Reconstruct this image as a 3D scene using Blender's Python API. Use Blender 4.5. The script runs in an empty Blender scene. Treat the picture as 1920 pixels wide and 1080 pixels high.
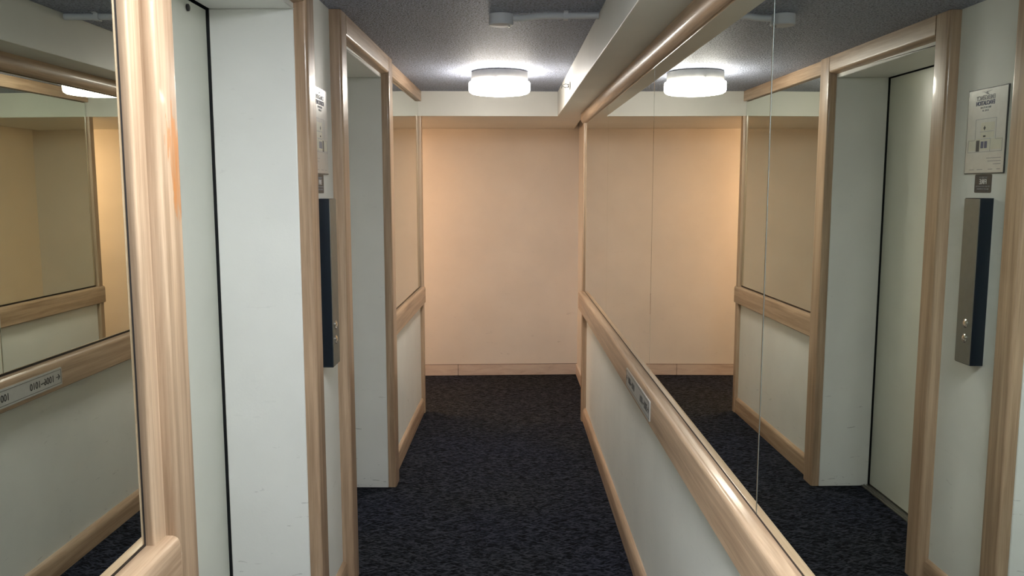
import bpy, bmesh, math, random
from mathutils import Vector, Matrix
C = bpy.context.scene.collection
SC = bpy.context.scene
random.seed(4)

# ------------------------------------------------------------------ camera, world, exposure
cam_d = bpy.data.cameras.new('camera'); cam = bpy.data.objects.new('camera', cam_d); C.objects.link(cam)
cam.location = (0, 0, 1.65)
cam.rotation_euler = (math.pi/2 - 0.1188, 0.0007, -0.0068)
cam_d.sensor_width = 36; cam_d.lens = 1549.07/1920*36; cam_d.clip_start = 0.02
SC.camera = cam
w = bpy.data.worlds.new('world'); SC.world = w; w.use_nodes = True
w.node_tree.nodes['Background'].inputs[0].default_value = (0.55, 0.65, 0.8, 1)
w.node_tree.nodes['Background'].inputs[1].default_value = 0.15
SC.view_settings.view_transform = 'Standard'; SC.view_settings.look = 'None'
SC.view_settings.exposure = 1.42; SC.view_settings.gamma = 1
SC.cycles.max_bounces = 14; SC.cycles.glossy_bounces = 8; SC.cycles.diffuse_bounces = 6
SC.cycles.sample_clamp_indirect = 60
LAMP_FAR = 16.0       # emission of the ceiling lamp in view
LAMP_NEAR_ADDED = 13.5      # unseen panel added to brighten the near half of the lobby
LAMP_HALL_ADDED = 25.0      # unseen warm lamp added round the corner
ADDED_WINDOW_W = 460.0  # power of the area light added behind the camera

# cool area light added at the unseen window behind the camera
ld = bpy.data.lights.new('added_window_light', 'AREA'); ld.shape = 'RECTANGLE'; ld.size = 1.0; ld.size_y = 1.3
ld.energy = ADDED_WINDOW_W; ld.color = (0.80, 0.90, 1.0)
lo = bpy.data.objects.new('added_window_light', ld); C.objects.link(lo)
lo.location = (-0.1, -2.95, 1.35); lo.rotation_euler = (math.pi/2, 0, math.pi)

# ------------------------------------------------------------------ plan of the place (metres)
R = 0.5436            # face of the right mirrors
L, DEL = 0.7089, 0.0207   # left wall: offset and its small skew
AF = 0.0304           # skew of the cross wall
D1, D2 = 6.012, 7.26  # bulkhead and far wall
ZC, ZS = 2.344, 2.170 # lobby ceiling, soffit
XB = 0.367            # beam side
QW = -0.046           # left wall / left mirror plane behind the casing faces
QD = -0.325           # elevator doors
ZR, ZRB = 0.9426, 0.818
ZH = 2.235            # head of the elevator openings
YB = -2.6             # wall behind the camera

# ------------------------------------------------------------------ materials
def newmat(name):
    m = bpy.data.materials.new(name); m.use_nodes = True
    nt = m.node_tree; b = nt.nodes['Principled BSDF']
    return m, nt, b
def coords(nt, scale=(1,1,1), rot=(0,0,0)):
    tc = nt.nodes.new('ShaderNodeTexCoord'); mp = nt.nodes.new('ShaderNodeMapping')
    mp.inputs['Scale'].default_value = scale; mp.inputs['Rotation'].default_value = rot
    nt.links.new(tc.outputs['Object'], mp.inputs['Vector']); return mp.outputs[0]
def noise(nt, vec, scale, detail=3, rough=.5, dist=0):
    n = nt.nodes.new('ShaderNodeTexNoise'); n.inputs['Scale'].default_value = scale
    n.inputs['Detail'].default_value = detail; n.inputs['Roughness'].default_value = rough
    n.inputs['Distortion'].default_value = dist
    nt.links.new(vec, n.inputs['Vector']); return n.outputs['Fac']
def ramp(nt, fac, stops):
    r = nt.nodes.new('ShaderNodeValToRGB'); nt.links.new(fac, r.inputs[0])
    e = r.color_ramp.elements
    while len(e) < len(stops): e.new(0.5)
    for k, (p, c) in enumerate(stops):
        e[k].position = p; e[k].color = (*c, 1) if len(c) == 3 else c
    return r.outputs[0]
def mix(nt, fac, a, b, mode='MIX'):
    n = nt.nodes.new('ShaderNodeMix'); n.data_type = 'RGBA'; n.blend_type = mode
    for sock, v in ((n.inputs[0], fac), (n.inputs[6], a), (n.inputs[7], b)):
        if isinstance(v, (int, float)): sock.default_value = v
        elif isinstance(v, tuple): sock.default_value = (*v, 1)
        else: nt.links.new(v, sock)
    return n.outputs[2]
def math_n(nt, op, a, b=0.0, c=0.0):
    n = nt.nodes.new('ShaderNodeMath'); n.operation = op
    for i, v in enumerate((a, b, c)):
        if isinstance(v, (int, float)): n.inputs[i].default_value = v
        else: nt.links.new(v, n.inputs[i])
    return n.outputs[0]
def bump(nt, b, h, strength, dist):
    n = nt.nodes.new('ShaderNodeBump'); n.inputs['Strength'].default_value = strength
    n.inputs['Distance'].default_value = dist
    nt.links.new(h, n.inputs['Height']); nt.links.new(n.outputs[0], b.inputs['Normal'])

def plain(name, col, rough=.5, metal=0, spec=.5, coat=0):
    m, nt, b = newmat(name)
    v = coords(nt); f = noise(nt, v, 35, 4)
    c = ramp(nt, f, [(0.3, tuple(x*.95 for x in col)), (0.7, tuple(min(1, x*1.04) for x in col))])
    nt.links.new(c, b.inputs['Base Color'])
    b.inputs['Roughness'].default_value = rough; b.inputs['Metallic'].default_value = metal
    b.inputs['Specular IOR Level'].default_value = spec; b.inputs['Coat Weight'].default_value = coat
    b.inputs['Coat Roughness'].default_value = .12
    return m

def paint(name, col, rough=.45, scuff=0.0, blotch=.05, bumpy=.12):
    """brushed wall paint; scuff = dark kick marks that sit low on the surface"""
    m, nt, b = newmat(name)
    v = coords(nt)
    f = noise(nt, v, 2.2, 4, .55)
    c = ramp(nt, f, [(0.3, tuple(x*(1-blotch) for x in col)), (0.7, tuple(min(1, x*(1+blotch)) for x in col))])
    if scuff:
        vs = coords(nt, (9, 9, 42))
        s = noise(nt, vs, 1.0, 5, .62, .8)
        s = math_n(nt, 'GREATER_THAN', s, .665)
        s2 = noise(nt, coords(nt, (50, 50, 160)), 1, 2)
        s = math_n(nt, 'MULTIPLY', s, s2)
        sep = nt.nodes.new('ShaderNodeSeparateXYZ'); nt.links.new(v, sep.inputs[0])
        mr = nt.nodes.new('ShaderNodeMapRange'); nt.links.new(sep.outputs[2], mr.inputs[0])
        mr.inputs[1].default_value = .1; mr.inputs[2].default_value = .95
        mr.inputs[3].default_value = 1.0; mr.inputs[4].default_value = .12
        s = math_n(nt, 'MULTIPLY', math_n(nt, 'MULTIPLY', s, mr.outputs[0]), scuff)
        c = mix(nt, s, c, (.10, .10, .10))
    nt.links.new(c, b.inputs['Base Color'])
    b.inputs['Roughness'].default_value = rough
    bump(nt, b, noise(nt, coords(nt), 140, 3), bumpy, .002)
    return m

def wood(name, axis, light, dark, rough=.36, coat=.4, stain=False):
    """straight oak grain running along the axis 0/1/2, under varnish"""
    m, nt, b = newmat(name)
    sc = [38, 38, 38]; sc[axis] = 1.3
    f1 = noise(nt, coords(nt, tuple(sc)), 1.0, 5, .62, .35)
    sc2 = [210, 210, 210]; sc2[axis] = 6
    f2 = noise(nt, coords(nt, tuple(sc2)), 1.0, 3, .6)
    sc3 = [7, 7, 7]; sc3[axis] = .8
    f3 = noise(nt, coords(nt, tuple(sc3)), 1.0, 3, .5, .6)
    mid = tuple((a+c)/2 for a, c in zip(light, dark))
    c = ramp(nt, f1, [(0.28, dark), (0.47, mid), (0.62, light), (.8, tuple(min(1, x*1.05) for x in light))])
    c2 = ramp(nt, f2, [(0.35, (.78, .74, .70)), (0.55, (1, 1, 1))])
    c = mix(nt, .55, c, c2, 'MULTIPLY')
    c3 = ramp(nt, f3, [(0.3, (.90, .84, .80)), (0.65, (1, 1, 1))])
    c = mix(nt, .8, c, c3, 'MULTIPLY')
    if stain:      # orange mark where the varnish was touched up
        v = coords(nt)
        sep = nt.nodes.new('ShaderNodeSeparateXYZ'); nt.links.new(v, sep.inputs[0])
        wob = noise(nt, coords(nt, (90, 90, 8)), 1, 3)
        wob = math_n(nt, 'MULTIPLY', math_n(nt, 'SUBTRACT', wob, .5), .22)
        z = math_n(nt, 'ADD', sep.outputs[2], wob)
        y = math_n(nt, 'ADD', sep.outputs[1], math_n(nt, 'MULTIPLY', wob, .25))
        zm = math_n(nt, 'COMPARE', z, 1.69, .10)
        taper = math_n(nt, 'MULTIPLY', math_n(nt, 'SUBTRACT', 1.80, z), .16)
        ym = math_n(nt, 'GREATER_THAN', y, math_n(nt, 'ADD', taper, 1.664))
        st = ramp(nt, noise(nt, coords(nt, (150, 150, 9)), 1, 4, .6), [(.33, (.12, .12, .12)), (.55, (.9, .9, .9))])
        k = math_n(nt, 'MULTIPLY', math_n(nt, 'MULTIPLY', zm, ym), st)
        c = mix(nt, k, c, (.46, .17, .04))
    nt.links.new(c, b.inputs['Base Color'])
    b.inputs['Roughness'].default_value = rough
    b.inputs['Coat Weight'].default_value = coat; b.inputs['Coat Roughness'].default_value = .10
    bump(nt, b, f2, .08, .0015)
    return m

OAK_L, OAK_D = (.56, .405, .275), (.315, .21, .130)
M = {}
M['wood_v'] = wood('oak_upright', 2, OAK_L, OAK_D)
M['wood_vs'] = wood('oak_upright_stained', 2, OAK_L, OAK_D, stain=True)
M['wood_h'] = wood('oak_level', 1, OAK_L, OAK_D, rough=.42, coat=.18)
M['wall'] = paint('wall_paint', (.80, .80, .755), .5, scuff=.5)
M['lining'] = paint('lining_paint', (.79, .795, .765), .38, scuff=.9)
M['white'] = paint('beam_paint', (.66, .645, .59), .45)
M['door'] = paint('door_paint', (.74, .75, .665), .35)
M['farwall'] = paint('hall_paint', (.735, .69, .63), .6, scuff=.55)
M['backing'] = plain('black_gap', (.006, .007, .009), .5)
M['steel'] = plain('brushed_steel', (.24, .235, .205), .5, .6)
M['steel_b'] = plain('polished_button', (.75, .74, .72), .12, 1)
M['navy'] = plain('navy_enamel', (.005, .011, .019), .3)
M['chrome'] = plain('chrome', (.8, .8, .8), .15, 1)
M['alu'] = plain('sill_metal', (.30, .30, .27), .4, .9)
M['plastic'] = plain('white_plastic', (.70, .70, .67), .4)
M['black'] = plain('print_black', (.02, .02, .022), .5)
M['grey_print'] = plain('print_grey', (.30, .31, .33), .5)
M['blue_print'] = plain('print_blue', (.07, .08, .16), .5)
M['pale_print'] = plain('print_pale_yellow', (.62, .61, .50), .5)
M['grout'] = plain('tile_grout', (.16, .12, .10), .8)
M['lamp_base'] = plain('lamp_base_enamel', (.34, .335, .32), .5)
M['edge'] = plain('ground_glass_edge', (.13, .15, .145), .45)
M['paper'] = plain('plan_paper', (.66, .67, .64), .3, coat=.8)
M['sign_face'] = plain('sign_face', (.50, .49, .46), .35, coat=.3)
M['sticker'] = plain('sticker_dark', (.045, .048, .05), .35)
M['sticker_txt'] = plain('sticker_text', (.75, .75, .75), .4)
M['conduit'] = paint('conduit_paint', (.62, .64, .68), .5)

def mirror_mat():
    m, nt, b = newmat('mirror_glass')
    f = noise(nt, coords(nt), 1.2, 2)
    c = ramp(nt, f, [(0.3, (.745, .785, .725)), (0.7, (.77, .80, .745))])
    nt.links.new(c, b.inputs['Base Color'])
    b.inputs['Metallic'].default_value = 1; b.inputs['Roughness'].default_value = 0.0
    return m
M['mirror'] = mirror_mat()

def ceiling_mat():
    m, nt, b = newmat('stippled_ceiling')
    v = coords(nt)
    f = noise(nt, v, 105, 3, .7)
    vo = nt.nodes.new('ShaderNodeTexVoronoi'); vo.inputs['Scale'].default_value = 130
    nt.links.new(v, vo.inputs['Vector'])
    h = math_n(nt, 'SUBTRACT', f, math_n(nt, 'MULTIPLY', vo.outputs['Distance'], .35))
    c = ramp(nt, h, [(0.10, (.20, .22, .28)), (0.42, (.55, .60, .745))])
    nt.links.new(c, b.inputs['Base Color'])
    b.inputs['Roughness'].default_value = .6; b.inputs['Specular IOR Level'].default_value = .35
    bump(nt, b, h, 1.0, .022)
    return m
M['ceiling'] = ceiling_mat()

def carpet_mat():
    m, nt, b = newmat('dark_carpet')
    def turned(a):
        mp = nt.nodes.new('ShaderNodeMapping'); mp.inputs['Scale'].default_value = (24, 78, 10)
        nt.links.new(coords(nt, rot=(0, 0, a)), mp.inputs['Vector']); return mp.outputs[0]
    v = turned(.42); v2 = turned(-.5)
    f1 = noise(nt, v, 1.0, 2, .5, 1.0); f2 = noise(nt, v2, 1.0, 2, .5, 1.0)
    f = math_n(nt, 'MAXIMUM', f1, f2)
    big = noise(nt, coords(nt), 1.1, 2)
    c = ramp(nt, f, [(0.45, (.002, .0025, .0045)), (0.54, (.016, .018, .023)), (0.64, (.050, .054, .064))])
    c = mix(nt, .5, c, ramp(nt, big, [(0.35, (.72, .8, 1.25)), (.65, (1, 1, 1))]), 'MULTIPLY')
    pile = noise(nt, coords(nt), 650, 2)
    c = mix(nt, .7, c, ramp(nt, pile, [(.3, (.5, .5, .5)), (.7, (1.3, 1.3, 1.3))]), 'MULTIPLY')
    nt.links.new(c, b.inputs['Base Color'])
    b.inputs['Roughness'].default_value = .95; b.inputs['Specular IOR Level'].default_value = .1
    bump(nt, b, math_n(nt, 'ADD', f, math_n(nt, 'MULTIPLY', pile, .4)), .8, .006)
    return m
M['carpet'] = carpet_mat()

def tile_mat():
    m, nt, b = newmat('beige_tile')
    f = noise(nt, coords(nt, (3, 3, 14)), 1.4, 5, .6, .8)
    c = ramp(nt, f, [(0.3, (.50, .40, .34)), (0.5, (.62, .52, .45)), (.7, (.67, .59, .50))])
    nt.links.new(c, b.inputs['Base Color']); b.inputs['Roughness'].default_value = .35
    return m
M['tile'] = tile_mat()

def lamp_mat(name, col, strength):
    m, nt, b = newmat(name)
    b.inputs['Base Color'].default_value = (.8, .8, .78, 1); b.inputs['Roughness'].default_value = .4
    b.inputs['Emission Color'].default_value = (*col, 1); b.inputs['Emission Strength'].default_value = strength
    return m
M['glow_far'] = lamp_mat('lit_diffuser', (1, .93, .84), LAMP_FAR)
M['glow_near_added'] = lamp_mat('added_panel_glow', (.93, .965, 1), LAMP_NEAR_ADDED)
M['glow_hall_added'] = lamp_mat('added_hall_glow', (1, .60, .33), LAMP_HALL_ADDED)

# ------------------------------------------------------------------ geometry helpers
SD, CD = math.sin(DEL), math.cos(DEL)
def LM(t, q, z): return (-L + t*SD + q*CD, t*CD - q*SD, z)     # left wall: along, out into the lobby, up
def RM(t, q, z): return (R - q, t, z)                          # right wall
def WM(x, y, z): return (x, y, z)
def FM(x, q, z): return (x*1.0 + q*math.sin(AF), q + math.tan(AF)*x, z)   # cross walls: y value at x = 0

def finish(name, bm, mat, parent=None, smooth=True):
    bmesh.ops.remove_doubles(bm, verts=bm.verts, dist=1e-6)
    bmesh.ops.recalc_face_normals(bm, faces=bm.faces)
    me = bpy.data.meshes.new(name); bm.to_mesh(me); bm.free()
    me.materials.append(M[mat] if isinstance(mat, str) else mat)
    if smooth:
        me.polygons.foreach_set('use_smooth', [True]*len(me.polygons))
        me.set_sharp_from_angle(angle=math.radians(38))
    o = bpy.data.objects.new(name, me); C.objects.link(o)
    if parent: o.parent = parent; o.matrix_parent_inverse = parent.matrix_basis.inverted()
    return o
def prism(bm, prof, c0, c1, order, mp):
    """extrude a profile: 'tq' -> along z, 'qz' -> along t, 'tz' -> along q"""
    def P(a, b, c):
        return mp(*{'tq': (a, b, c), 'qz': (c, a, b), 'tz': (a, c, b)}[order])
    lo = [bm.verts.new(P(a, b, c0)) for a, b in prof]; hi = [bm.verts.new(P(a, b, c1)) for a, b in prof]
    n = len(prof)
    for i in range(n): bm.faces.new((lo[i], lo[(i+1) % n], hi[(i+1) % n], hi[i]))
    bm.faces.new(lo[::-1]); bm.faces.new(hi)
def box(bm, t0, t1, q0, q1, z0, z1, mp):
    prism(bm, [(t0, q0), (t1, q0), (t1, q1), (t0, q1)], z0, z1, 'tq', mp)
def rrect(a0, b0, a1, b1, r, corners=(1, 1, 1, 1), n=6):
    """rounded rectangle; corners in the order (a0b0, a1b0, a1b1, a0b1)"""
    out = []
    for (cx, cy, sx, sy, s, k) in ((a0, b0, 1, 1, 180, 0), (a1, b0, -1, 1, 270, 1), (a1, b1, -1, -1, 0, 2), (a0, b1, 1, -1, 90, 3)):
        if not corners[k]: out.append((cx, cy)); continue
        for i in range(n+1):
            an = math.radians(s + 90*i/n)
            out.append((cx + sx*r + r*math.cos(an), cy + sy*r + r*math.sin(an)))
    return out
def lathe(bm, prof, centre, axis='z', n=48):
    """profile (radius, height) turned about an axis through centre"""
    cx, cy, cz = centre; rings = []
    for r, h in prof:
        ring = []
        for k in range(n):
            a = 2*math.pi*k/n; c, s = r*math.cos(a), r*math.sin(a)
            p = {'z': (cx+c, cy+s, cz+h), 'x': (cx+h, cy+c, cz+s), 'y': (cx+c, cy+h, cz+s)}[axis]
            ring.append(bm.verts.new(p))
        rings.append(ring)
    for a, b_ in zip(rings, rings[1:]):
        for k in range(n): bm.faces.new((a[k], a[(k+1) % n], b_[(k+1) % n], b_[k]))
    bm.faces.new(rings[0][::-1]); bm.faces.new(rings[-1])
def tube(bm, pts, r, n=12):
    rings = []
    for i, p in enumerate(pts):
        p = Vector(p); d = (Vector(pts[min(i+1, len(pts)-1)]) - Vector(pts[max(i-1, 0)])).normalized()
        u = d.cross(Vector((0, 0, 1))).normalized(); v = d.cross(u)
        rings.append([bm.verts.new(p + r*(math.cos(2*math.pi*k/n)*u + math.sin(2*math.pi*k/n)*v)) for k in range(n)])
    for a, b_ in zip(rings, rings[1:]):
        for k in range(n): bm.faces.new((a[k], a[(k+1) % n], b_[(k+1) % n], b_[k]))
    bm.faces.new(rings[0][::-1]); bm.faces.new(rings[-1])
def struct(o): o['kind'] = 'structure'; return o
def empty(name, loc, rz=0, parent=None):
    o = bpy.data.objects.new(name, None); C.objects.link(o); o.location = loc; o.rotation_euler = (0, 0, rz)
    o.empty_display_size = .1
    if parent: o.parent = parent; o.matrix_parent_inverse = parent.matrix_basis.inverted()
    return o
def tag(o, label, cat, group=None):
    o['label'] = label; o['category'] = cat
    if group: o['group'] = group
    return o
def B(): return bmesh.new()
def one(name, mat, mp, boxes, parent=None):
    bm = B()
    for b_ in boxes: box(bm, *b_, mp)
    return finish(name, bm, mat, parent, smooth=False)

# ------------------------------------------------------------------ the room
XH = -3.6     # far end of the cross hall
struct(one('floor', 'carpet', WM, [(XH-.1, 1.0, YB-.1, D2+.2, -.05, 0)]))
struct(one('ceiling', 'ceiling', WM, [(XH-.1, 1.0, YB-.1, D2+.2, ZC, ZC+.06)]))
TE = 6.045        # end of the left wall
# elevator openings: casing faces (outer, inner) along the wall
E1 = (1.635, 1.7356, 2.785, 2.892)
E2 = (3.3045, 3.414, 4.452, 4.578)
bm = B()
for a, b_ in ((YB, E1[1]-.03), (E1[2]+.03, E2[1]-.03), (E2[2]+.03, TE)):
    box(bm, a, b_, -.12, QW, 0, ZC, LM)
for e in (E1, E2): box(bm, e[1]-.03, e[2]+.03, -.12, QW, ZH+.03, ZC, LM)
struct(finish('wall_left', bm, 'wall', smooth=False))
XW = R + .022     # painted face under the right mirrors
YE = 5.82         # end of the right wall
struct(one('wall_right', 'wall', WM, [(XW, XW+.06, YB, YE, 0, ZS)]))
SX = 0.632        # side wall of the cross hall
struct(one('wall_hall_right', 'farwall', WM, [(SX, SX+.1, YE+.002, D2+.15, 0, ZC)]))
struct(one('wall_far', 'farwall', FM, [(XH, SX+.05, D2, D2+.1, 0, ZC)]))
struct(one('wall_hall_front', 'farwall', LM, [(TE-.12, TE-.012, -3.0, -.121, 0, ZC)]))
struct(one('wall_hall_end', 'farwall', WM, [(XH-.05, XH+.02, D1-.6, D2+.2, 0, ZC)]))
# back wall, with an unseen window added for light from behind
wx0, wx1, wz0, wz1 = -.62, .42, .72, 2.02
struct(one('wall_back', 'wall', WM, [(-1.0, wx0, YB-.1, YB, 0, ZC), (wx1, .8, YB-.1, YB, 0, ZC),
    (wx0, wx1, YB-.1, YB, 0, wz0), (wx0, wx1, YB-.1, YB, wz1, ZC)]))
struct(one('added_window_1', 'plastic', WM, [(wx0, wx0+.04, YB-.08, YB-.03, wz0, wz1), (wx1-.04, wx1, YB-.08, YB-.03, wz0, wz1),
    (wx0+.04, wx1-.04, YB-.08, YB-.03, wz0, wz0+.04), (wx0+.04, wx1-.04, YB-.08, YB-.03, wz1-.04, wz1),
    (-.12, -.08, YB-.075, YB-.035, wz0+.04, wz1-.04)]))
# bulkhead over the end of the lobby: soffit of the cross hall
bm = B(); box(bm, XH, XB-.0005, D1, D2+.05, ZS, ZC-.001, FM)
struct(finish('trim_1', bm, 'white', smooth=False))
# long beam over the right mirrors
bm = B(); box(bm, XB, .557, YB, D2-.0+.012, ZS-.0005, ZC-.0005, WM)
o = struct(finish('trim_2', bm, 'white', smooth=False))
bv = o.modifiers.new('bevel', 'BEVEL'); bv.width = .003; bv.segments = 2

# tiled skirting along the far wall, one tile beside the next
xs = [-3.5, -2.914, -2.348, -1.782, -1.217, -.652, -.086+0.0, .48, .618]
bm = B()
xs = [-.652-.566*k*2 for k in range(2, -1, -1)] + [.48, .618]
for a, b_ in zip(xs, xs[1:]):
    prism(bm, rrect(a+.0025, .004, b_-.0025, .098, .003, n=2), D2-.012, D2, 'tz', FM)
bf = struct(finish('baseboard_far', bm, 'tile'))
bm = B(); box(bm, XH+.03, SX-.013, D2-.006, D2+.01, 0, .102, FM); finish('grout', bm, 'grout', bf, smooth=False)
struct(one('baseboard_hall', 'tile', WM, [(SX-.012, SX, YE+.01, D2+.005, .004, .099)]))

# ------------------------------------------------------------------ woodwork, right wall
def wood_bar(name, prof, c0, c1, order, mp, mat, parent=None):
    bm = B(); prism(bm, prof, c0, c1, order, mp); return finish(name, bm, mat, parent)
RB = R - XW       # the painted face in wall coordinates (negative)
ZRR = .9376
# rail under the mirrors (front rounded at the top)
PR, ZRBR = .036, .812
rail = [(RB, ZRBR), (PR-.005, ZRBR), (PR, ZRBR+.005), (PR, ZRR-.016), (PR-.001, ZRR-.009), (PR-.004, ZRR-.004), (PR-.009, ZRR-.001), (PR-.014, ZRR), (RB, ZRR)]
struct(wood_bar('trim_3', rail, YB, YE-.035, 'qz', RM, 'wood_h'))
# crown over the mirrors
crown = [(RB, 2.103), (.008, 2.103), (.018, 2.108), (.026, 2.120), (.029, 2.140), (.0265, ZS-.001), (RB, ZS-.001)]
struct(wood_bar('trim_4', crown, YB, YE-.005, 'qz', RM, 'wood_h'))
# upright at the end of the wall
struct(wood_bar('trim_5', rrect(YE-.065, RB, YE, .0105, .006, (0, 0, 1, 1), 4), ZRR, 2.103, 'tq', RM, 'wood_v'))
struct(wood_bar('trim_6', rrect(YE-.065, RB, YE, .0105, .006, (0, 0, 1, 1), 4), 0, ZRBR, 'tq', RM, 'wood_v'))
struct(wood_bar('trim_11', [(YE, -.095), (YE+.004, -.095), (YE+.004, .004), (YE, .010)], 0, ZS-.001, 'tq', RM, 'wood_v'))
bb = lambda q0, th, h: [(q0, 0), (q0+th, 0), (q0+th, h-.025), (q0+th*.8, h-.010), (q0+th*.35, h-.002), (q0, h)]
struct(wood_bar('baseboard_right', bb(RB, .0225, .10), YB, YE-.065, 'qz', RM, 'wood_h'))

# ------------------------------------------------------------------ woodwork, left wall
railL = lambda qf: [(QW, ZRB), (qf-.006, ZRB), (qf, ZRB+.006), (qf, ZR-.018), (qf-.0015, ZR-.010), (qf-.005, ZR-.0045), (qf-.010, ZR-.0015), (qf-.016, ZR), (QW, ZR)]
struct(wood_bar('trim_7', railL(.002), YB, E1[0]-.001, 'qz', LM, 'wood_h'))
struct(wood_bar('trim_8', railL(-.014), E2[3]+.001, TE+.012, 'qz', LM, 'wood_h'))
crL = [(QW, 2.272), (QS := -.020, 2.272), (QS+.001, 2.276), (QS+.001, ZC-.001), (QW, ZC-.001)]
struct(wood_bar('trim_9', crL, E2[3]+.001, TE, 'qz', LM, 'wood_h'))
struct(wood_bar('trim_10', rrect(TE-.055, QW, TE, QS-.001, .007, (0, 0, 1, 1), 4), ZR, 2.272, 'tq', LM, 'wood_v'))
struct(wood_bar('trim_12', rrect(TE-.055, QW, TE, QS-.001, .007, (0, 0, 1, 1), 4), 0, ZRB, 'tq', LM, 'wood_v'))
struct(wood_bar('trim_13', [(TE, -.119), (TE+.004, -.119), (TE+.004, QS-.006), (TE, QS-.006)], 0, ZC-.001, 'tq', LM, 'wood_v'))
struct(wood_bar('trim_14', rrect(1.584, QW, E1[0]-.0005, -.027, .006, (0, 0, 0, 1), 5), ZR, ZC-.073, 'tq', LM, 'wood_v'))
struct(wood_bar('trim_15', crL, YB, E1[0]-.0005, 'qz', LM, 'wood_h'))
struct(wood_bar('baseboard_left', bb(QW, .018, .115), E2[3]+.001, TE-.056, 'qz', LM, 'wood_h'))
struct(wood_bar('baseboard_middle', bb(QW, .018, .105), E1[3]+.001, E2[0]-.001, 'qz', LM, 'wood_h'))
struct(wood_bar('baseboard_near', bb(QW, .018, .105), YB, E1[0]-.001, 'qz', LM, 'wood_h'))

# ------------------------------------------------------------------ elevators
def elevator(n, e, stained):
    root = empty('door_%d' % n, LM((e[1]+e[2])/2, QW, 0), -DEL); struct(root)
    P = lambda name, bm, mat: finish(name, bm, mat, root)
    for k, (a, b_) in enumerate(((e[0], e[1]), (e[2], e[3]))):
        bm = B(); prism(bm, rrect(a, QW, b_-.003, 0, .0115, (0, 0, 1, 1), 8), 0, ZC-.001, 'tq', LM)
        P('casing_post', bm, 'wood_vs' if (stained and k == 0) else 'wood_v')
    # head of the casing
    head = [(QW, 2.252), (-.014, 2.258), (-.0075, 2.2605), (-.003, 2.265), (-.0012, 2.272), (-.0012, ZC-.001), (QW, ZC-.001)]
    bm = B(); prism(bm, head, e[1]+.0002, e[2]-.0002, 'qz', LM); P('casing_head', bm, 'wood_h')
    # painted lining of the recess
    bm = B()
    box(bm, e[2]-.006, e[2]+.028, QD+.007, QW+.004, 0, ZH+.0, LM)
    box(bm, e[1]-.028, e[1]+.006, QD+.007, QW+.004, 0, ZH+.0, LM)
    box(bm, e[1]-.028, e[2]+.028, QD+.008, QW+.004, ZH, ZH+.028, LM)
    o = P('recess_lining', bm, 'lining')
    bvm = o.modifiers.new('bevel', 'BEVEL'); bvm.width = .003; bvm.segments = 2; bvm.limit_method = 'ANGLE'
    # dark shaft behind the panels
    bm = B(); prism(bm, [(e[1]-.028, QD+.007), (e[1]-.028, QD-.075), (e[2]+.028, QD-.075), (e[2]+.028, QD+.007), (e[2]-.003, QD+.007), (e[2]-.003, QD-.050), (e[1]+.003, QD-.050), (e[1]+.003, QD+.007)], 0, ZH+.03, 'tq', LM); P('shaft_gap', bm, 'backing')
    # sliding panel pair
    a, b_ = e[1]+.008, e[2]-.010
    m_ = (a+b_)/2
    bm = B(); prism(bm, rrect(m_-.02, QD-.028, b_, QD, .003, n=2), .014, ZH-.006, 'tq', LM); P('door_panel', bm, 'door')
    bm = B(); prism(bm, rrect(a, QD-.044, m_+.02, QD-.030, .003, n=2), .014, ZH-.006, 'tq', LM); P('door_panel', bm, 'door')
    bm = B(); box(bm, e[1]+.006, e[2]-.006, QD-.044, QD+.045, 0, .006, LM)
    for k in range(2): box(bm, e[1]+.006, e[2]-.006, QD+.008+.018*k, QD+.014+.018*k, .006, .010, LM)
    P('door_sill', bm, 'alu')
    return root
d1 = elevator(1, E1, True)
d2 = elevator(2, E2, False)
# release-key escutcheon high on the near elevator door
bm = B(); lathe(bm, [(.004, 0), (.011, .001), (.011, .006), (.007, .008)], LM(2.62, QD, 2.205), 'x', 20)
finish('release_keyhole', bm, 'black', d1)

# ------------------------------------------------------------------ mirrors
def mirror(mp, t0, t1, z0, z1, back, label, group='wall mirrors', lean=0.0, edge=(0, 0)):
    """glass sheet with a ground bevel in front of its dark backing"""
    loc = mp((t0+t1)/2, 0 if mp is RM else QW, z0)
    root = empty('wall_mirror', loc); tag(root, label, 'mirror', group)
    q = 0 if mp is RM else QW+.005
    g = .0010; bv_ = .003; dp = .0005
    bm = B()
    a0, a1, c0, c1 = t0+g+edge[0], t1-g-edge[1], z0+.011, z1-.003
    rings = [[(a0, q-.004, c0), (a1, q-.004, c0), (a1, q-.004, c1), (a0, q-.004, c1)],
             [(a0, q-dp, c0), (a1, q-dp, c0), (a1, q-dp, c1), (a0, q-dp, c1)],
             [(a0+bv_, q, c0+bv_), (a1-bv_, q, c0+bv_), (a1-bv_, q, c1-bv_), (a0+bv_, q, c1-bv_)]]
    V = [[bm.verts.new(mp(p[0], p[1] + lean*(t1-p[0]), p[2])) for p in r_] for r_ in rings]
    for ra, rb in zip(V, V[1:]):
        for k in range(4): bm.faces.new((ra[k], ra[(k+1) % 4], rb[(k+1) % 4], rb[k]))
    bm.faces.new(V[2]); bm.faces.new(V[0][::-1])
    finish('glass', bm, 'mirror', root, smooth=False)
    if mp is RM and abs(t1-1.727) < .01:      # the ground edge of this sheet shows at the joint
        bm = B(); box(bm, t1-.0035, t1-.0012, q-.003, q+.0004, c0+.001, c1, mp); finish('ground_edge', bm, 'edge', root, smooth=False)
    bm = B(); box(bm, t0, t1, back, q-.0045, z0, z1, mp); finish('backing', bm, 'backing', root, smooth=False)
    return root
js = [YB, -1.02, .355, 1.727, 3.09, 4.465, YE-.065]
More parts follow.
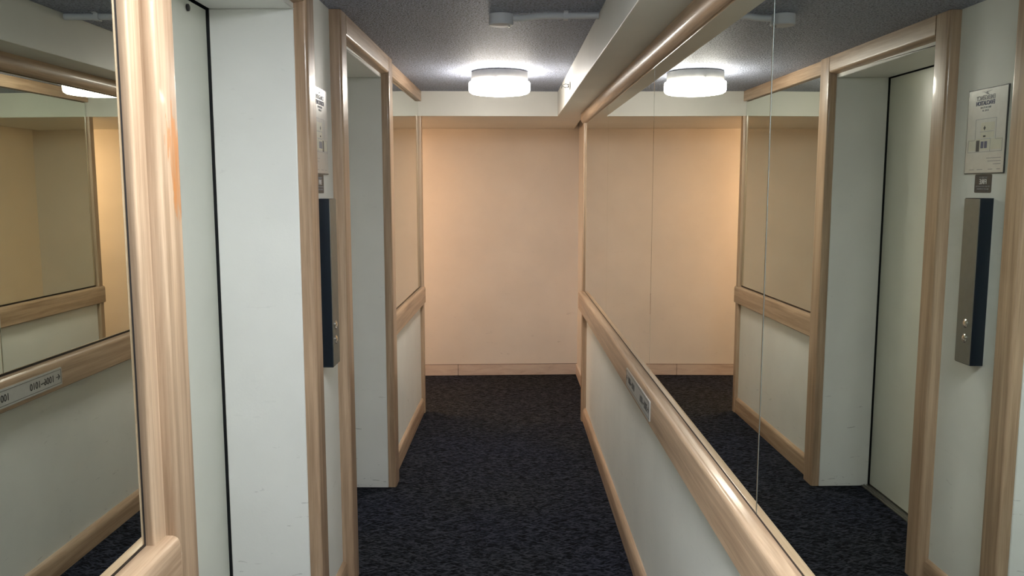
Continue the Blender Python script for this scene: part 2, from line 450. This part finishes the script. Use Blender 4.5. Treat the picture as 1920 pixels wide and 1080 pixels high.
labs = ['wall mirror on the right wall far behind the viewer',
        'wall mirror on the right wall just behind the viewer',
        'nearest wall mirror on the right wall, reflecting the call button panel and evacuation plan',
        'wall mirror on the right wall directly above the room number sign, reflecting the ceiling lamp',
        'right wall mirror beyond the dark joint, before the faint farthest joint',
        'farthest narrow-looking wall mirror of the right wall, beside the end post']
for a, b_, l_ in zip(js, js[1:], labs): mirror(RM, a, b_, ZRR, 2.103, RB, l_, edge=(0, .004 if b_ > 5 else 0))
jl = [YB, -1.18, .195, 1.584]
labs = ['wall mirror on the left wall far behind the viewer', 'wall mirror on the left wall beside the viewer',
        'dark-edged wall mirror at the left edge of the view, reflecting the room number sign']
for a, b_, l_ in zip(jl, jl[1:], labs):
    last = b_ == 1.584
    mirror(LM, a, b_, ZR, 2.272, QW+.0002, l_, lean=.006 if last else 0, edge=(0, .015 if last else 0))   # the near sheet is not hung quite true
mirror(LM, E2[3]+.001, TE-.055, ZR, 2.272, QW+.0002, edge=(.002, .006), label='tall narrow-looking wall mirror on the left wall beyond the far elevator')

# ------------------------------------------------------------------ ceiling lamps
def lamp(centre, glow, label, zc=ZC, group='round ceiling lamps'):
    root = empty('ceiling_lamp', (centre[0], centre[1], zc)); tag(root, label, 'ceiling lamp', group)
    c = (centre[0], centre[1], zc)
    bm = B(); lathe(bm, [(.150, -.002), (.166, -.004), (.168, -.010), (.168, -.055), (.160, -.058)], c); finish('lamp_base', bm, 'lamp_base', root)
    bm = B(); lathe(bm, [(.165, -.059), (.178, -.061), (.182, -.067), (.182, -.108), (.178, -.119), (.165, -.127), (.12, -.133), (.05, -.136)], c)
    finish('diffuser', bm, glow, root)
    for k in range(3):
        a = .4 + 2*math.pi*k/3
        bm = B(); lathe(bm, [(.004, -.050), (.006, -.052), (.006, -.066), (.003, -.068)], (c[0]+.172*math.cos(a), c[1]+.172*math.sin(a), zc), n=12)
        finish('clip', bm, 'plastic', root)
    return root
lamp((-.040, 5.03), 'glow_far', 'bright round drum ceiling lamp before the bulkhead')
root = empty('added_panel_light', (-.06, 1.3, ZC)); tag(root, 'unseen flat square panel light added over the near elevator to brighten the lobby, above the top of the view', 'ceiling lamp')  # added out of view, lights the near walls and posts
bm = B()
for k in ((-.37, -.34, 1.0, 1.6), (.22, .25, 1.0, 1.6), (-.34, .22, 1.0, 1.03), (-.34, .22, 1.57, 1.6)): box(bm, *k, ZC-.014, ZC-.0003, WM)
finish('frame', bm, 'plastic', root, smooth=False)
one('panel', 'glow_near_added', WM, [(-.338, .218, 1.032, 1.568, ZC-.050, ZC-.0004)], root)
lamp((-1.75, 6.62), 'glow_hall_added', 'unseen warm round lamp added in the cross hall round the left corner to light the far wall', zc=ZS)  # added out of view for the warm glow on the far wall

# ------------------------------------------------------------------ ceiling fittings
root = empty('junction_box', (-.020, 3.38, ZC)); tag(root, 'round grey-painted junction box on the stippled ceiling, at the end of the conduit', 'junction box')
bm = B(); lathe(bm, [(.040, -.001), (.048, -.002), (.049, -.040), (.046, -.044), (.02, -.046)], (-.020, 3.40, ZC), n=36)
finish('box_body', bm, 'conduit', root)
bm = B(); lathe(bm, [(.003, -.044), (.004, -.045), (.004, -.052), (.002, -.053)], (.012, 3.39, ZC), n=12); finish('screw', bm, 'chrome', root)
root = empty('conduit_pipe', (.2, 3.39, ZC)); tag(root, 'grey-painted bent conduit on the ceiling from the junction box to the beam', 'conduit')
pts = [(.026, 3.405), (.05, 3.405), (.075, 3.40), (.10, 3.385), (.125, 3.37), (.15, 3.362), (.20, 3.358), (.28, 3.356), (XB-.002, 3.354)]
bm = B(); tube(bm, [(x, y, ZC-.0145) for x, y in pts], .0135); finish('pipe', bm, 'conduit', root)
bm = B()
omega = [(3.328, ZC-.0008), (3.328, ZC-.004), (3.3405, ZC-.004), (3.3405, ZC-.026), (3.346, ZC-.031), (3.370, ZC-.031), (3.3755, ZC-.026), (3.3755, ZC-.004), (3.388, ZC-.004), (3.388, ZC-.0008)]
prism(bm, omega, .226, .244, 'tz', lambda t, q, z: (q, t, z))
finish('strap', bm, 'conduit', root, smooth=False)

root = empty('sprinkler_head', (XB, 4.84, 2.237)); tag(root, 'small chrome sidewall sprinkler head on the beam beside the lamp', 'sprinkler')
c = (XB, 4.84, 2.240)
bm = B(); lathe(bm, [(.024, -.001), (.024, -.003), (.018, -.007), (.012, -.008)], c, 'x', 24); finish('escutcheon', bm, 'plastic', root)
bm = B(); lathe(bm, [(.010, -.004), (.010, -.016), (.006, -.018)], c, 'x', 20); finish('body', bm, 'chrome', root)
for s in (-1, 1):
    bm = B(); tube(bm, [(XB-.015, 4.84, 2.240+s*.008), (XB-.028, 4.84, 2.240+s*.010), (XB-.042, 4.84, 2.240+s*.003)], .002, 8); finish('frame_arm', bm, 'chrome', root)
bm = B(); box(bm, XB-.050, XB-.046, 4.828, 4.852, 2.226, 2.252, WM); box(bm, XB-.046, XB-.040, 4.837, 4.843, 2.237, 2.243, WM); finish('deflector', bm, 'chrome', root, smooth=False)

# ------------------------------------------------------------------ lettering
def text_on(name, body, mat, parent, org, ex, size, ez=(0, 0, 1), align='LEFT', bold=0, thick=.0003, squeeze=1, width=None):
    """flat lettering: org = baseline start, ex = reading direction"""
    cu = bpy.data.curves.new(name, 'FONT'); cu.body = body; cu.size = size; cu.extrude = thick
    cu.align_x = align; cu.offset = bold; cu.resolution_u = 3
    tmp = bpy.data.objects.new(name, cu); C.objects.link(tmp)
    bpy.context.view_layer.update()
    me = bpy.data.meshes.new_from_object(tmp.evaluated_get(bpy.context.evaluated_depsgraph_get()))
    bpy.data.objects.remove(tmp); bpy.data.curves.remove(cu)
    if width: squeeze = width/max(v.co.x for v in me.vertices)
    ex = Vector(ex).normalized(); ezv = Vector(ez); n = ex.cross(ezv)
    mtx = Matrix(((ex.x*squeeze, ezv.x, n.x, org[0]), (ex.y*squeeze, ezv.y, n.y, org[1]), (ex.z*squeeze, ezv.z, n.z, org[2]), (0, 0, 0, 1)))
    me.transform(mtx); me.materials.clear(); me.materials.append(M[mat])
    o = bpy.data.objects.new(name, me); C.objects.link(o)
    if parent: o.parent = parent; o.matrix_parent_inverse = parent.matrix_basis.inverted()
    return o

# room number sign on the right rail
q0 = PR
root = empty('room_number_sign', RM(3.125, q0, .869)); tag(root, 'grey room number sign on the right rail reading 1006~1010 with an arrow', 'sign')
sy0, sy1, sz0, sz1 = 2.842, 3.408, .832, .906
bm = B(); prism(bm, rrect(sy0, sz0, sy1, sz1, .004, n=3), q0+.0002, q0+.004, 'tz', RM); finish('sign_plate', bm, 'sign_face', root)
bm = B()
for (a, b_, c_, d_) in ((sy0+.006, sy1-.006, sz0+.008, sz0+.0095), (sy0+.006, sy1-.006, sz1-.0095, sz1-.008), (sy0+.006, sy0+.0075, sz0+.0095, sz1-.0095), (sy1-.0075, sy1-.006, sz0+.0095, sz1-.0095)):
    box(bm, a, b_, q0+.004, q0+.0044, c_, d_, RM)
finish('border_line', bm, 'black', root, smooth=False)
xx = R - q0 - .0044
def arrow(yt, direction, z):
    bm = B(); d = direction
    box(bm, min(yt, yt-d*.026), max(yt, yt-d*.026), q0+.004, q0+.0044, z-.0018, z+.0018, RM)
    for s in (-1, 1):
        prism(bm, [(yt+d*.002, z), (yt-d*.010, z+s*.012), (yt-d*.014, z+s*.010), (yt-d*.004, z)], q0+.004, q0+.0046, 'tz', RM)
    finish('arrow', bm, 'black', root, smooth=False)
arrow(3.392, 1, .869)
text_on('lettering', '1006~1010', 'black', root, (xx, 3.352, .8555), (0, -1, 0), .040, bold=.0003, width=.168)
text_on('lettering', '1001~1005', 'black', root, (xx, 3.055, .8555), (0, -1, 0), .040, bold=.0003, width=.166)
arrow(2.858, -1, .869)

# evacuation plan board between the elevators
def lx(t, q, z): return LM(t, q, z)
root = empty('evacuation_plan', LM(3.09, QW, 1.865)); tag(root, 'framed evacuation plan board on the wall above the call button panel', 'notice board')
bt0, bt1, bz0, bz1 = 2.968, 3.214, 1.7065, 2.0205
one('frame', 'sticker', LM, [(bt0, bt1, QW+.0003, QW+.0045, bz0, bz1)], root)
one('plan_sheet', 'paper', LM, [(bt0+.0035, bt1-.0035, QW+.0046, QW+.0055, bz0+.0035, bz1-.0035)], root)
qp = QW+.0056; W_, H_ = bt1-bt0, bz1-bz0
def U(u): return bt0 + u*W_
def V_(v): return bz1 - v*H_
def bars(name, mat, rects, dq=.0003):
    return one(name, mat, LM, [(U(a), U(b_), qp, qp+dq, V_(d_), V_(c_)) for a, b_, c_, d_ in rects], root)
bars('room_area', 'pale_print', [(.28, .62, .40, .50), (.28, .62, .51, .58), (.07, .92, .59, .72)], .0002)
lw = .006; lh = .005
bars('plan_outline', 'grey_print', [(.24, .76, .355, .355+lh), (.24, .24+lw, .36, .60), (.76-lw, .76, .36, .60),
    (.07, .24, .60, .60+lh), (.76, .93, .60, .60+lh), (.07, .07+lw, .605, .74), (.93-lw, .93, .605, .74), (.07, .93, .74, .74+lh),
    (.30, .64, .505, .505+lh), (.36, .36+lw, .59, .74), (.36, .60, .59, .59+lh)], .0004)
bars('elevator_marks', 'blue_print', [(.44, .51, .62, .70), (.53, .60, .62, .70)], .0005)
bars('stair_mark', 'black', [(.635, .72, .605, .735)], .0005)
bars('place_marks', 'black', [(.50, .55, .455, .475), (.515, .535, .44, .49), (.49, .55, .55, .57)], .0005)
ux = (SD, CD, 0)
for (s, u_, v_, sz, mt, bd) in (('EMERGENCY', .54, .135, .0235, 'grey_print', .0002), ('EVACUATION', .545, .195, .0215, 'blue_print', .0007)):
    text_on('title_text', s, mt, root, LM(U(u_), qp+.0004, V_(v_)), ux, sz, align='CENTER', bold=bd, squeeze=.86)
text_on('fine_print', 'FLOOR PLAN', 'grey_print', root, LM(U(.53), qp+.0004, V_(.235)), ux, .011, align='CENTER')
text_on('fine_print', 'LEVEL 10', 'grey_print', root, LM(U(.53), qp+.0004, V_(.27)), ux, .010, align='CENTER')
bars('note_lines', 'grey_print', [(.08, .44, .815, .823), (.08, .40, .850, .858), (.08, .26, .885, .893),
     (.08, .17, .945, .953), (.27, .38, .945, .953), (.52, .66, .945, .953), (.74, .86, .945, .953)], .0003)
# swoosh mark over the title
bm = B()
for s, k in ((1, 0), (-1, 1)):
    prev = [(U(.46+.03*k), V_(.075)), (U(.50), V_(.055)), (U(.56+.02*s), V_(.04)), (U(.68-.30*k), V_(.035)), (U(.58-.08*k), V_(.048)), (U(.52), V_(.07))]
    prism(bm, prev, qp, qp+.0003, 'tz', LM)
finish('swoosh', bm, 'grey_print', root, smooth=False)

# fire notice sticker
root = empty('fire_notice', LM(3.09, QW, 1.67)); tag(root, 'small dark sticker reading FIRE under the evacuation plan', 'sticker')
bm = B(); prism(bm, rrect(3.040, 1.636, 3.146, 1.7045, .006, n=4), QW+.0002, QW+.0010, 'tz', LM); finish('sticker_sheet', bm, 'sticker', root)
for s, z, sz, mt in (('IN CASE OF', 1.6895, .0095, 'grey_print'), ('FIRE', 1.6685, .0255, 'sticker_txt'), ('DO NOT USE ELEVATOR', 1.6575, .0078, 'grey_print'), ('USE EXIT STAIRWAYS', 1.6475, .0078, 'grey_print')):
    text_on('lettering', s, mt, root, LM(3.093, QW+.0013, z), ux, sz, align='CENTER', bold=.0004 if s == 'FIRE' else 0)

# call button panel
root = empty('call_button_panel', LM(3.07, QW, 1.30)); tag(root, 'tall navy box with a steel face and two buttons between the elevators', 'call panel')
c0, c1, qf = 3.020, 3.121, .005
bm = B(); prism(bm, rrect(c0, QW+.0003, c1, qf-.003, .002, (0, 0, 1, 1), 2), .993, 1.617, 'tq', LM); finish('panel_box', bm, 'navy', root)
bm = B(); prism(bm, rrect(c0+.003, .996, c1-.002, 1.614, .002, n=2), qf-.0028, qf, 'tz', LM); finish('face_plate', bm, 'steel', root)
for z in (1.148, 1.092):
    cc = LM(3.062, qf, z)
    bm = B(); lathe(bm, [(.0165, .0002), (.0165, .002), (.0135, .0035), (.0125, .0015)], cc, 'x', 28); b_ = finish('button_ring', bm, 'chrome', root)
    bm = B(); lathe(bm, [(.0115, .001), (.0115, .004), (.008, .0058), (.003, .0062)], cc, 'x', 28); finish('button', bm, 'steel_b', root)
